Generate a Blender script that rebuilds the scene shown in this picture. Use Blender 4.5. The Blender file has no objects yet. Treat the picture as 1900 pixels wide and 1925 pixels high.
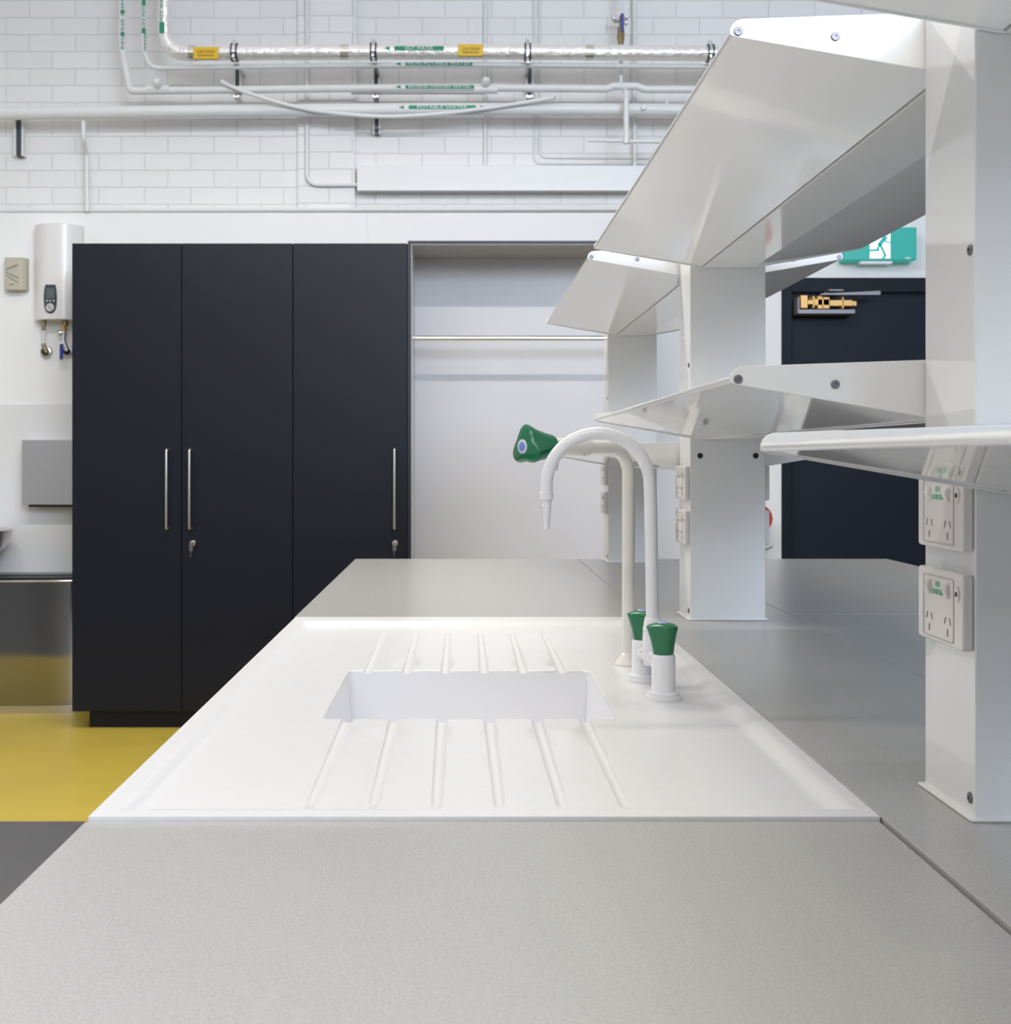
import bpy, bmesh, math, random
from mathutils import Vector, Matrix
random.seed(4)
C = bpy.context.scene.collection
PI = math.pi
F, CX, CY, EYE = 2300.0, 865.0, 862.0, 1.25      # focal length in pixels, principal point, eye height

def W(px, py, Y):
    """point of the place at depth Y seen at photo pixel (px, py)"""
    return Vector(((px - CX) * Y / F, Y, EYE + (CY - py) * Y / F))

# ------------------------------------------------------------------ materials
def mat(name, col, rough=0.5, metal=0.0, spec=0.5, coat=0.0, emit=None, estr=0.0, noise=0.0, nscale=200.0, bump=0.0, bscale=200.0, bdist=.002, trans=0.0, alpha=1.0):
    m = bpy.data.materials.new(name); m.use_nodes = True
    nt = m.node_tree; b = nt.nodes['Principled BSDF']
    b.inputs['Base Color'].default_value = (*col, 1)
    b.inputs['Roughness'].default_value = rough
    b.inputs['Metallic'].default_value = metal
    b.inputs['Specular IOR Level'].default_value = spec
    b.inputs['Coat Weight'].default_value = coat
    b.inputs['Coat Roughness'].default_value = 0.04
    b.inputs['Transmission Weight'].default_value = trans
    b.inputs['Alpha'].default_value = alpha
    if emit:
        b.inputs['Emission Color'].default_value = (*emit, 1); b.inputs['Emission Strength'].default_value = estr
    if noise or bump:
        tc = nt.nodes.new('ShaderNodeTexCoord')
    if noise:
        n = nt.nodes.new('ShaderNodeTexNoise'); n.inputs['Scale'].default_value = nscale; n.inputs['Detail'].default_value = 3
        nt.links.new(tc.outputs['Object'], n.inputs['Vector'])
        r = nt.nodes.new('ShaderNodeValToRGB')
        r.color_ramp.elements[0].position = .3; r.color_ramp.elements[1].position = .7
        r.color_ramp.elements[0].color = (*[c * (1 - noise) for c in col], 1)
        r.color_ramp.elements[1].color = (*[min(1, c * (1 + noise)) for c in col], 1)
        nt.links.new(n.outputs['Fac'], r.inputs['Fac']); nt.links.new(r.outputs['Color'], b.inputs['Base Color'])
    if bump:
        n2 = nt.nodes.new('ShaderNodeTexNoise'); n2.inputs['Scale'].default_value = bscale; n2.inputs['Detail'].default_value = 4
        nt.links.new(tc.outputs['Object'], n2.inputs['Vector'])
        bp = nt.nodes.new('ShaderNodeBump'); bp.inputs['Strength'].default_value = bump; bp.inputs['Distance'].default_value = bdist
        nt.links.new(n2.outputs['Fac'], bp.inputs['Height']); nt.links.new(bp.outputs['Normal'], b.inputs['Normal'])
    return m

M = {}
M['coat'] = mat('white_powder_coat', (.86, .86, .845), .055, spec=.7)
M['coatgap'] = mat('shelf_joint', (.45, .45, .44), .3)
M['tray'] = mat('white_solid_surface', (.72, .72, .72), .28, noise=.012, nscale=60)
M['basin'] = mat('white_basin', (.84, .845, .87), .22)
M['bench'] = mat('grey_laminate', (.405, .40, .385), .25, spec=.5, noise=.10, nscale=420, bump=.10, bscale=500)
M['edge'] = mat('grey_laminate_edge', (.52, .52, .51), .4)
M['navy'] = mat('navy_laminate', (.0065, .0078, .0148), .38, spec=.30, noise=.08, nscale=300, bump=.05, bscale=600)
M['navyedge'] = mat('navy_edge', (.012, .013, .024), .4)
M['doornavy'] = mat('navy_door', (.007, .010, .020), .5, spec=.22)
M['doorframe'] = mat('navy_door_frame', (.004, .006, .012), .5, spec=.22)
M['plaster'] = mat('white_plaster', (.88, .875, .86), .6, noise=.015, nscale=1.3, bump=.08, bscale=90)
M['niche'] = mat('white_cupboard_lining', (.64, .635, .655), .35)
M['nicheshade'] = mat('lining_shade_tone', (.40, .385, .37), .5)  # lining darkened: shade under the wardrobe top put into the colour
M['greywall'] = mat('grey_painted_wall', (.60, .60, .60), .6)
M['splash'] = mat('white_splashback', (.78, .775, .765), .35)
M['ceiling'] = mat('white_ceiling', (.8, .8, .8), .8)
M['yellow'] = mat('yellow_vinyl', (.58, .44, .065), .45, noise=.06, nscale=2.0, bump=.04, bscale=300)
M['greyfloor'] = mat('grey_vinyl', (.115, .115, .118), .45, noise=.10, nscale=120)
M['steel'] = mat('brushed_steel', (.62, .60, .58), .28, metal=1.0)
M['mirror'] = mat('polished_steel', (.30, .29, .275), .07, metal=1.0)
M['handle'] = mat('satin_nickel', (.66, .62, .58), .33, metal=1.0)
M['chrome'] = mat('chrome', (.85, .86, .88), .12, metal=1.0)
M['darkmetal'] = mat('dark_zinc', (.10, .11, .12), .35, metal=.8)
M['screw'] = mat('screw_metal', (.20, .19, .20), .4, metal=.8)
M['black'] = mat('black_plastic', (.01, .01, .012), .4)
M['tapwhite'] = mat('white_tap_enamel', (.84, .84, .86), .13, spec=.6, coat=.3)
M['tapcream'] = mat('cream_tap_enamel', (.78, .765, .70), .15, spec=.6, coat=.3)
M['green'] = mat('green_plastic', (.006, .16, .065), .22, spec=.6)
M['bluebutton'] = mat('blue_button', (.16, .27, .75), .3)
M['whitebutton'] = mat('pale_button', (.62, .64, .68), .3)
M['socket'] = mat('white_socket_plastic', (.82, .78, .755), .22)
M['socketslot'] = mat('socket_slot', (.20, .18, .18), .6)
M['socketline'] = mat('socket_joint', (.42, .39, .38), .6)
M['greentext'] = mat('pale_green_print', (.30, .62, .42), .5)
M['blacktext'] = mat('black_print', (.04, .035, .035), .5)
M['pipe'] = mat('white_painted_pipe', (.78, .785, .77), .35)
M['foil'] = mat('foil_lagging', (.90, .89, .87), .32, metal=.55, bump=1.0, bscale=38, bdist=.007)
M['foilband'] = mat('foil_tape', (.72, .70, .66), .3, metal=.9)
M['tag'] = mat('yellow_tag', (.80, .50, .012), .4)
M['taglabel'] = mat('dark_tag_print', (.16, .09, .01), .5)
M['labelgreen'] = mat('green_label', (.015, .27, .14), .45)
M['labelwhite'] = mat('white_print', (.82, .85, .83), .5)
M['brass'] = mat('brass', (.62, .40, .15), .35, metal=.7)
M['oldbrass'] = mat('dull_brass', (.30, .24, .13), .4, metal=.9)
M['bluelever'] = mat('blue_lever', (.012, .04, .30), .35)
M['beige'] = mat('beige_plastic', (.52, .49, .39), .45)
M['beigedark'] = mat('beige_recess', (.30, .28, .22), .5)
M['heater'] = mat('white_heater_case', (.80, .79, .775), .22)
M['panel'] = mat('dark_panel', (.05, .065, .07), .25)
M['screen'] = mat('grey_screen', (.12, .14, .145), .15)
M['dial'] = mat('pale_dial', (.62, .61, .60), .3)
M['brassclose'] = mat('golden_closer_body', (.80, .48, .16), .4, metal=.25)
M['coverclear'] = mat('silver_cover', (.26, .26, .28), .45, metal=.5)
M['red'] = mat('red_paint', (.45, .03, .03), .35)
M['white'] = mat('white_plastic', (.8, .8, .8), .35)
M['signgreen'] = mat('lit_green_sign', (.0, .22, .19), .3, emit=(0.0, .50, .42), estr=.36)
M['signwhite'] = mat('lit_white_sign', (.8, .8, .85), .3, emit=(.85, .85, 1.0), estr=.75)
M['signman'] = mat('lit_green_figure', (.0, .25, .22), .3, emit=(0.0, .42, .36), estr=.5)
M['lens'] = mat('milky_lens', (.75, .75, .8), .3, emit=(.9, .9, 1), estr=.2)
M['tube'] = mat('lamp_diffuser', (.9, .9, .9), .5, emit=(1, .97, .93), estr=6.0)
M['frame'] = mat('white_window_frame', (.8, .8, .8), .4)
M['sealant'] = mat('white_sealant', (.84, .84, .82), .3)

def brick_material():
    m = bpy.data.materials.new('white_painted_brick'); m.use_nodes = True
    nt = m.node_tree; b = nt.nodes['Principled BSDF']; b.inputs['Roughness'].default_value = .55
    tc = nt.nodes.new('ShaderNodeTexCoord'); sp = nt.nodes.new('ShaderNodeSeparateXYZ'); cb = nt.nodes.new('ShaderNodeCombineXYZ')
    nt.links.new(tc.outputs['Object'], sp.inputs[0])
    ax = nt.nodes.new('ShaderNodeMath'); ax.operation = 'ADD'; ax.inputs[1].default_value = 1.86 + .238 * 30
    az = nt.nodes.new('ShaderNodeMath'); az.operation = 'ADD'; az.inputs[1].default_value = -3.5206 + .0874 * 60 - .002
    nt.links.new(sp.outputs['X'], ax.inputs[0]); nt.links.new(sp.outputs['Z'], az.inputs[0])
    nt.links.new(ax.outputs[0], cb.inputs['X']); nt.links.new(az.outputs[0], cb.inputs['Y'])
    # a little waviness of the joints
    nz = nt.nodes.new('ShaderNodeTexNoise'); nz.inputs['Scale'].default_value = 9; nt.links.new(cb.outputs[0], nz.inputs['Vector'])
    mx = nt.nodes.new('ShaderNodeVectorMath'); mx.operation = 'MULTIPLY_ADD'; mx.inputs[1].default_value = (.006, .006, 0)
    nt.links.new(nz.outputs['Color'], mx.inputs[0]); nt.links.new(cb.outputs[0], mx.inputs[2])
    br = nt.nodes.new('ShaderNodeTexBrick')
    br.inputs['Scale'].default_value = 1; br.inputs['Brick Width'].default_value = .238; br.inputs['Row Height'].default_value = .0874
    br.inputs['Mortar Size'].default_value = .0042; br.inputs['Mortar Smooth'].default_value = .6
    br.inputs['Color1'].default_value = (.86, .85, .83, 1); br.inputs['Color2'].default_value = (.83, .82, .80, 1); br.inputs['Mortar'].default_value = (.74, .73, .72, 1)
    nt.links.new(mx.outputs[0], br.inputs['Vector']); nt.links.new(br.outputs['Color'], b.inputs['Base Color'])
    n3 = nt.nodes.new('ShaderNodeTexNoise'); n3.inputs['Scale'].default_value = 60; n3.inputs['Detail'].default_value = 5; nt.links.new(tc.outputs['Object'], n3.inputs['Vector'])
    iv = nt.nodes.new('ShaderNodeMath'); iv.operation = 'MULTIPLY_ADD'; iv.inputs[1].default_value = -1.0
    sc = nt.nodes.new('ShaderNodeMath'); sc.operation = 'MULTIPLY'; sc.inputs[1].default_value = .30
    nt.links.new(n3.outputs['Fac'], sc.inputs[0]); nt.links.new(br.outputs['Fac'], iv.inputs[0]); nt.links.new(sc.outputs[0], iv.inputs[2])
    bp = nt.nodes.new('ShaderNodeBump'); bp.inputs['Strength'].default_value = .55; bp.inputs['Distance'].default_value = .004
    nt.links.new(iv.outputs[0], bp.inputs['Height']); nt.links.new(bp.outputs['Normal'], b.inputs['Normal'])
    return m
M['brick'] = brick_material()

# ------------------------------------------------------------------ geometry helpers
class MB:
    def __init__(s): s.v = []; s.f = []
    def add(s, vs, fs):
        o = len(s.v); s.v += [tuple(p) for p in vs]; s.f += [tuple(i + o for i in f) for f in fs]; return s
    def box(s, x0, x1, y0, y1, z0, z1):
        return s.add([(x0, y0, z0), (x1, y0, z0), (x1, y1, z0), (x0, y1, z0), (x0, y0, z1), (x1, y0, z1), (x1, y1, z1), (x0, y1, z1)],
                     [(0, 3, 2, 1), (4, 5, 6, 7), (0, 1, 5, 4), (1, 2, 6, 5), (2, 3, 7, 6), (3, 0, 4, 7)])
    def prism(s, poly, a0, a1, axis='y'):
        """poly in the plane across the axis: (x,z) for y, (x,y) for z, (y,z) for x"""
        def P(p, a): return {'y': (p[0], a, p[1]), 'z': (p[0], p[1], a), 'x': (a, p[0], p[1])}[axis]
        n = len(poly)
        fs = [tuple(range(n - 1, -1, -1)), tuple(range(n, 2 * n))] + [(i, (i + 1) % n, (i + 1) % n + n, i + n) for i in range(n)]
        return s.add([P(p, a0) for p in poly] + [P(p, a1) for p in poly], fs)
    def tube(s, path, r, seg=20, cap=True):
        path = [Vector(p) for p in path]; n = len(path)
        rs = r if isinstance(r, (list, tuple)) else [r] * n
        t0 = (path[1] - path[0]).normalized()
        up = Vector((0, 0, 1)) if abs(t0.z) < .9 else Vector((1, 0, 0))
        u = t0.cross(up).normalized(); vs = []; prev = t0
        for i in range(n):
            if i == 0: t = t0
            elif i == n - 1: t = (path[i] - path[i - 1]).normalized()
            else: t = ((path[i] - path[i - 1]).normalized() + (path[i + 1] - path[i]).normalized()).normalized()
            q = prev.rotation_difference(t); u = (q @ u).normalized(); prev = t
            w = t.cross(u).normalized()
            for k in range(seg):
                a = 2 * PI * k / seg; vs.append(path[i] + (u * math.cos(a) + w * math.sin(a)) * rs[i])
        fs = [(i * seg + k, i * seg + (k + 1) % seg, (i + 1) * seg + (k + 1) % seg, (i + 1) * seg + k) for i in range(n - 1) for k in range(seg)]
        if cap: fs += [tuple(range(seg - 1, -1, -1)), tuple(range((n - 1) * seg, n * seg))]
        return s.add(vs, fs)
    def lathe(s, prof, base=(0, 0, 0), axis=(0, 0, 1), seg=32, lobes=None, phase=0.0):
        base = Vector(base); ax = Vector(axis).normalized()
        u = ax.cross(Vector((0, 0, 1)) if abs(ax.z) < .9 else Vector((0, 1, 0))).normalized(); w = ax.cross(u)
        vs = []
        for j, (r, h) in enumerate(prof):
            for k in range(seg):
                a = 2 * PI * k / seg; rr = max(r, 1e-5)
                if lobes: rr *= 1 + lobes[j] * math.cos(3 * (a + phase))
                vs.append(base + ax * h + (u * math.cos(a) + w * math.sin(a)) * rr)
        n = len(prof)
        fs = [(i * seg + k, i * seg + (k + 1) % seg, (i + 1) * seg + (k + 1) % seg, (i + 1) * seg + k) for i in range(n - 1) for k in range(seg)]
        fs += [tuple(range(seg - 1, -1, -1)), tuple(range((n - 1) * seg, n * seg))]
        return s.add(vs, fs)
    def build(s, name, m, parent=None, bevel=0, at=None, smooth=True, angle=35, segs=2):
        """at: world location of the object's origin (points are given in world space) ; children take the parent's base"""
        me = bpy.data.meshes.new(name)
        base = Vector((0, 0, 0))
        p = parent
        while p is not None: base += p.location; p = p.parent
        own = Vector(at) - base if at is not None else Vector((0, 0, 0))
        off = base + own
        if s.__dict__.get('local'): off = own
        me.from_pydata([tuple(Vector(v) - off) for v in s.v], [], s.f)
        bm = bmesh.new(); bm.from_mesh(me); bmesh.ops.recalc_face_normals(bm, faces=bm.faces); bm.to_mesh(me); bm.free()
        me.materials.append(m)
        if smooth:
            me.polygons.foreach_set('use_smooth', [True] * len(me.polygons)); me.set_sharp_from_angle(angle=math.radians(angle))
        o = bpy.data.objects.new(name, me); C.objects.link(o)
        o.location = own
        if parent: o.parent = parent
        if bevel:
            md = o.modifiers.new('bevel', 'BEVEL'); md.width = bevel; md.segments = segs; md.limit_method = 'ANGLE'; md.angle_limit = math.radians(40)
            md.harden_normals = True
        return o

def thing(name, label, cat, loc, group=None):
    o = bpy.data.objects.new(name, None); C.objects.link(o); o.empty_display_size = .05
    o.location = loc; o['label'] = label; o['category'] = cat
    if group: o['group'] = group
    return o
def tag(o, label, cat, group=None):
    o['label'] = label; o['category'] = cat
    if group: o['group'] = group
    return o
def struct(o): o['kind'] = 'structure'; return o
def copy_tree(o, parent=None):
    c = o.copy(); C.objects.link(c); c.parent = parent
    for ch in list(o.children): copy_tree(ch, c)
    return c
def dup(o, loc, label, group=None):
    c = copy_tree(o); c.location = loc; c['label'] = label
    if group: c['group'] = group
    return c
def text(name, body, size, m, parent, center, face='-y', rot=0, width=None, stretch=1.0, depth=.0006):
    """flat lettering, centred on a point; face = the way it looks"""
    cu = bpy.data.curves.new(name, 'FONT'); cu.body = body; cu.size = size; cu.align_x = 'CENTER'; cu.align_y = 'CENTER'; cu.extrude = depth; cu.resolution_u = 3
    cu.space_line = .85
    tmp = bpy.data.objects.new(name + '_tmp', cu); C.objects.link(tmp)
    dg = bpy.context.evaluated_depsgraph_get(); me = bpy.data.meshes.new_from_object(tmp.evaluated_get(dg))
    bpy.data.objects.remove(tmp); bpy.data.curves.remove(cu)
    xs = [v.co.x for v in me.vertices]; ys = [v.co.y for v in me.vertices]
    cxm, cym = (min(xs) + max(xs)) / 2, (min(ys) + max(ys)) / 2
    sx = stretch if width is None else width / (max(xs) - min(xs))
    R = Matrix.Rotation(PI / 2, 4, 'X')
    if face == '-x': R = Matrix.Rotation(-PI / 2, 4, 'Z') @ R
    if face == '+x': R = Matrix.Rotation(PI / 2, 4, 'Z') @ R
    T = R @ Matrix.Rotation(rot, 4, 'Z') @ Matrix.Diagonal((sx, 1, 1, 1)) @ Matrix.Translation((-cxm, -cym, 0))
    me.transform(T); me.name = name; me.materials.clear(); me.materials.append(m)
    o = bpy.data.objects.new(name, me); C.objects.link(o)
    base = Vector((0, 0, 0)); p = parent
    while p is not None: base += p.location; p = p.parent
    o.parent = parent; o.location = Vector(center) - base
    return o
def arc(p0, p1, p2, r, n=8):
    """corner at p1 rounded with radius r"""
    p0, p1, p2 = Vector(p0), Vector(p1), Vector(p2)
    a = (p0 - p1).normalized(); b = (p2 - p1).normalized()
    ang = a.angle(b); d = r / math.tan(ang / 2); cen = p1 + (a + b).normalized() * (r / math.sin(ang / 2))
    s, e = p1 + a * d - cen, p1 + b * d - cen; tot = s.angle(e); axis = s.cross(e).normalized()
    return [cen + Matrix.Rotation(tot * i / n, 3, axis) @ s for i in range(n + 1)]
def bent(points, r, n=8):
    pts = [Vector(p) for p in points]; out = [pts[0]]
    for i in range(1, len(pts) - 1): out += arc(pts[i - 1], pts[i], pts[i + 1], r, n)
    return out + [pts[-1]]
def rrect(cx, cy, w, h, r, n=5):
    out = []
    for (sx, sy, a0) in ((1, 1, 0), (-1, 1, 90), (-1, -1, 180), (1, -1, 270)):
        for i in range(n + 1):
            a = math.radians(a0 + 90 * i / n); out.append((cx + sx * (w / 2 - r) + r * math.cos(a), cy + sy * (h / 2 - r) + r * math.sin(a)))
    return out

# ------------------------------------------------------------------ room shell
XL, XR, YB, YF, ZC = -5.2, 4.6, -5.0, 6.30, 5.6
LY = 6.25                                        # face of the plastered lining of the far wall
LT = 2.505                                       # its top
struct(MB().box(XL, XR, 4.215, YF + .3, -.15, 0).build('floor', M['yellow'], smooth=False))
struct(MB().box(XL, XR, YB, 4.215, -.15, 0).build('floor', M['greyfloor'], smooth=False))
struct(MB().box(XL, XR, YB, YF + .3, ZC, ZC + .2).build('ceiling', M['ceiling'], smooth=False))
struct(MB().box(XL, XR, YF, YF + .3, LT - .4, ZC).build('wall_back', M['brick'], smooth=False))
DX0, DX1, DT = 1.640, 2.66, 2.172               # the door opening in the lining
wl = MB(); wl.box(XL, DX0, LY, YF + .3, 0, LT); wl.box(DX1, XR, LY, YF + .3, 0, LT); wl.box(DX0, DX1, LY, YF + .3, DT, LT)
struct(wl.build('wall_back_lining', M['plaster'], smooth=False))
struct(MB().box(-.832, -.540, YF - .030, YF + .1, LT, ZC).build('wall_back_pier', M['brick'], smooth=False))
struct(MB().box(-.478, -.472, LY - .0012, LY + .01, 2.30, LT).build('trim_1', M['ceiling'], smooth=False))
struct(MB().box(XL, -1.70, LY - .012, LY + .02, 0, 1.25 + (862 - 759) * LY / F).build('wall_back_splashback', M['splash'], bevel=.004))
struct(MB().box(XL - .2, XL, YB, YF + .3, 0, ZC).build('wall_left', M['plaster'], smooth=False))
wx0, wx1, wz0, wz1 = 1.0, 4.5, 3.1, 5.3
wr = MB(); wr.box(XL, XR, YB - .2, YB, 0, wz0); wr.box(XL, XR, YB - .2, YB, wz1, ZC); wr.box(XL, wx0, YB - .2, YB, wz0, wz1); wr.box(wx1, XR, YB - .2, YB, wz0, wz1)
struct(wr.build('wall_front', M['greywall'], smooth=False))
struct(MB().box(XR, XR + .2, YB, YF + .3, 0, ZC).build('wall_right', M['plaster'], smooth=False))
struct(MB().box(3.3, XR, YB + 1, YF - .1, 0, 2.3).build('added_dark_block', M['navy'], smooth=False))  # unseen block, added so shelf undersides and right bench turn darker
wf = MB(); wf.box(wx0, wx1, YB - .12, YB - .05, wz0, wz0 + .06); wf.box(wx0, wx1, YB - .12, YB - .05, wz1 - .06, wz1)
for k in range(5): x = wx0 + (wx1 - wx0) * k / 4; wf.box(x - .025, x + .025, YB - .12, YB - .05, wz0, wz1)
struct(wf.build('window_1', M['frame'], smooth=False))

# door in the far wall
door = MB().box(DX0 + .05, DX1 - .05, LY + .03, LY + .075, .01, DT - .075).build('door_1', M['doornavy'], bevel=.002, at=(DX0, LY, 0)); struct(door)
MB().box(DX0, DX0 + .05, LY - .012, LY + .09, 0, DT).box(DX1 - .05, DX1, LY - .012, LY + .09, 0, DT).box(DX0 + .05, DX1 - .05, LY - .012, LY + .09, DT - .072, DT).build('door_frame', M['doorframe'], door, bevel=.002)
MB().tube([W(1470, 990, 6.1) + Vector((.95, .12, -.05)), W(1470, 990, 6.1) + Vector((.95, .03, -.05)), W(1470, 990, 6.1) + Vector((.82, .03, -.05))], .009, 12).build('door_handle', M['chrome'], door)

# ------------------------------------------------------------------ hanging lamps
LZ = 3.56; LX = -.75
lamp0 = thing('pendant_light', 'long white pendant light, nearest the brick wall', 'light', (LX, 3.4, LZ), 'linear lights hung from the ceiling')
def LB(): b = MB(); b.local = True; return b
LB().box(-1.65, 1.65, -.07, .07, 0, .06).build('housing', M['white'], lamp0)
LB().prism([(-.06, 0), (-.045, -.03), (.045, -.03), (.06, 0)], -1.6, 1.6, 'x').build('diffuser', M['tube'], lamp0)
for x in (-1.3, 1.3): LB().tube([(x, 0, .06), (x, 0, ZC - LZ)], .004, 8).build('suspension_rod', M['steel'], lamp0)
dup(lamp0, (LX, -.2, LZ), 'long white pendant light hanging above the camera')
dup(lamp0, (LX, -3.4, LZ), 'long white pendant light, farthest from the brick wall')
def area(name, loc, rot, sx, sy, power, col):
    l = bpy.data.lights.new(name, 'AREA'); l.shape = 'RECTANGLE'; l.size = sx; l.size_y = sy; l.energy = power; l.color = col
    o = bpy.data.objects.new(name, l); C.objects.link(o); o.location = loc; o.rotation_euler = rot; return o
WARM = (1, .935, .865)
area('pendant_lamp_a', (LX, 3.4, LZ - .035), (0, 0, 0), 3.2, .10, 82, WARM)
area('pendant_lamp_b', (LX, -.2, LZ - .035), (0, 0, 0), 3.2, .10, 34, WARM)
area('added_upfill_a', (LX, 3.4, LZ + .07), (PI, 0, 0), 3.2, .10, 50, WARM)  # upward fill, added to brighten the upper wall by way of the ceiling
area('added_upfill_b', (LX, -.2, LZ + .07), (PI, 0, 0), 3.2, .10, 30, WARM)  # second added upward fill, above the camera
area('pendant_lamp_c', (LX, -3.4, LZ - .035), (0, 0, 0), 3.2, .10, 32, WARM)
area('window_daylight', ((wx0 + wx1) / 2, YB + .01, (wz0 + wz1) / 2), (PI / 2, 0, 0), wx1 - wx0, wz1 - wz0, 355, (.70, .81, 1.0))

# ------------------------------------------------------------------ island bench
ZB = .9
BY1 = 4.27
def worktop(name, label, x0, x1, y0, y1, z=ZB, m='bench'):
    o = MB().box(x0, x1, y0, y1, z - .033, z).build(name, M[m], bevel=.0015, at=(x0, y0, z - .033)); return tag(o, label, 'worktop')
worktop('worktop', 'grey laminate worktop nearest the camera, in front of the white sink tray', -.366, .4095, -.4, 1.1945, ZB - .004)
worktop('worktop', 'grey laminate worktop beyond the white sink tray, beside the dark cupboards', -.366, .4103, 2.7045, BY1)
worktop('worktop', 'narrow grey laminate worktop strip carrying the white shelf posts', .412, .7405, -.4, BY1)
worktop('worktop', 'grey laminate worktop right of the posts, its far piece toward the dark door', .742, 1.49, 2.7512, BY1)
worktop('worktop', 'grey laminate worktop right of the posts, its near piece behind the front post', .742, 1.49, -.4, 2.75)
def base_cabinet(x0, x1, y0, y1, label, side):
    t = thing('base_cabinet', label, 'cabinet', ((x0 + x1) / 2, (y0 + y1) / 2, 0), 'base cabinets under the island bench')
    zt = ZB - .037
    if y0 < 1.3 and y1 > 1.3: pass
    MB().box(x0, x1, y0, y1, .10, zt if 'sink' not in label else .62).build('carcass', M['white'], t)
    MB().box(x0 + .05, x1 - .05, y0, y1, 0, .10).build('kickboard', M['navyedge'], t)
    n = max(1, round((y1 - y0) / .5)); w = (y1 - y0) / n
    for k in range(n):
        xa, xb = (x0 - .018, x0) if side < 0 else (x1, x1 + .018)
        d = MB().box(xa, xb, y0 + k * w + .002, y0 + (k + 1) * w - .002, .105, zt - .003).build('door', M['navy'], t, bevel=.001)
        hx = xa - .025 if side < 0 else xb + .025
        yy = y0 + k * w + (w - .06 if k % 2 == 0 else .06)
        MB().tube([(hx + .028 * -side * (1 if side < 0 else 1), yy, zt - .08), (hx, yy, zt - .08), (hx, yy, zt - .24), (hx + .028 * -side, yy, zt - .24)], .005, 8).build('handle', M['handle'], d)
    return t
base_cabinet(-.335, .40, -.38, 1.19, 'base cabinet with dark doors under the worktop nearest the camera', -1)
base_cabinet(-.335, .40, 1.20, 2.69, 'open topped base cabinet with dark doors under the white sink tray', -1)
base_cabinet(-.335, .40, 2.70, BY1 - .03, 'base cabinet with dark doors under the far left worktop', -1)
base_cabinet(.75, 1.46, -.38, 2.745, 'base cabinet with dark doors under the near right worktop', 1)
base_cabinet(.75, 1.46, 2.755, BY1 - .03, 'base cabinet with dark doors under the far right worktop', 1)
t = thing('service_spine', 'white service duct under the narrow worktop strip of the island', 'duct', (.577, 1.9, 0))
MB().box(.43, .72, -.38, BY1 - .03, 0, ZB - .033).build('duct_casing', M['white'], t)

# sink tray with drainer grooves and basin: a height field
TX0, TX1, TY0, TY1 = -.3635, .4105, 1.196, 2.7035
BX0, BX1, BYA, BYB = -.192, .219, 1.684, 2.073
GX = [-.155 + .0652 * k for k in range(6)]
REC = .0088
def sm(t): t = max(0, min(1, t)); return t * t * (3 - 2 * t)
def tray_h(x, y):
    e = min(sm((x - (TX0 + .022)) / .018), sm(((TX1 - .014) - x) / .028), sm((y - (TY0 + .024)) / .022), sm(((TY1 - .062) - y) / .034))
    h = -REC * e
    g = 0
    for gx in GX:
        for (ya, yb) in ((BYA, 1.262), (BYB, 2.515)):
            L = abs(yb - ya); tt = abs(y - ya) / L
            if (y - ya) * (yb - ya) < -1e-9: continue
            if tt > 1.03: continue
            hw = .0085 - .0030 * tt; dp = .0052 - .0028 * tt
            if tt > .97: dp *= max(0, 1 - (tt - .97) / .05)
            a = abs(x - gx) / hw
            if a < 1: g = max(g, dp * math.sqrt(1 - a * a * .999) if a < .9 else dp * math.sqrt(1 - .81) * (1 - a) / .1)
    r = .016; cxm, cym = (BX0 + BX1) / 2, (BYA + BYB) / 2
    qx, qy = abs(x - cxm) - (BX1 - BX0) / 2 + r, abs(y - cym) - (BYB - BYA) / 2 + r
    d = math.hypot(max(qx, 0), max(qy, 0)) + min(max(qx, qy), 0) - r
    inside = d < 0
    if d < 0:
        # near the basin the groove runs out over the rim
        for gx in GX:
            a = abs(x - gx) / .0085
            if a < 1 and (y < BYA + .004 or y > BYB - .004): g = max(g, .0052 * math.sqrt(1 - a * a * .999))
        s_ = -d
        if s_ < .003: b_ = .003 - math.sqrt(max(0, .003 ** 2 - s_ ** 2))
        elif s_ < .018: b_ = .003 + (.170 - .003) * (s_ - .003) / .015
        elif s_ < .040: b_ = .170 + .020 * math.sin((s_ - .018) / .022 * PI / 2)
        else: b_ = .190 + .006 * min(1, (s_ - .04) / .15)
        h = h - max(b_, g if s_ < .01 else 0)
    else: h -= g
    return h, inside
def lines(specs, lo, hi):
    out = {round(lo, 5), round(hi, 5)}
    for a, b, st in specs:
        n = max(1, int(round((b - a) / st)))
        for i in range(n + 1):
            v = a + (b - a) * i / n
            if lo < v < hi: out.add(round(v, 5))
    s = sorted(out); res = [s[0]]
    for v in s[1:]:
        if v - res[-1] > .0006: res.append(v)
    res[-1] = hi; return res
gxl = [(g - .0087, g + .0087, .00116) for g in GX]
xs = lines([(TX0, TX1, .03), (TX0 + .020, TX0 + .042, .0022), (TX1 - .044, TX1 - .012, .0026), (BX0 - .003, BX0 + .008, .001), (BX0 + .008, BX0 + .045, .003), (BX1 - .008, BX1 + .003, .001), (BX1 - .045, BX1 - .008, .003)] + gxl, TX0, TX1)
ys = lines([(TY0, TY1, .03), (TY0 + .022, TY0 + .048, .0026), (TY1 - .098, TY1 - .060, .003), (BYA - .003, BYA + .008, .001), (BYA + .008, BYA + .045, .003), (BYB - .008, BYB + .003, .001), (BYB - .045, BYB - .008, .003), (1.24, 1.28, .002), (2.49, 2.53, .003)], TY0, TY1)
H = [[tray_h(x, y) for x in xs] for y in ys]
tr = MB(); ba = MB(); nx, ny = len(xs), len(ys)
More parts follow.
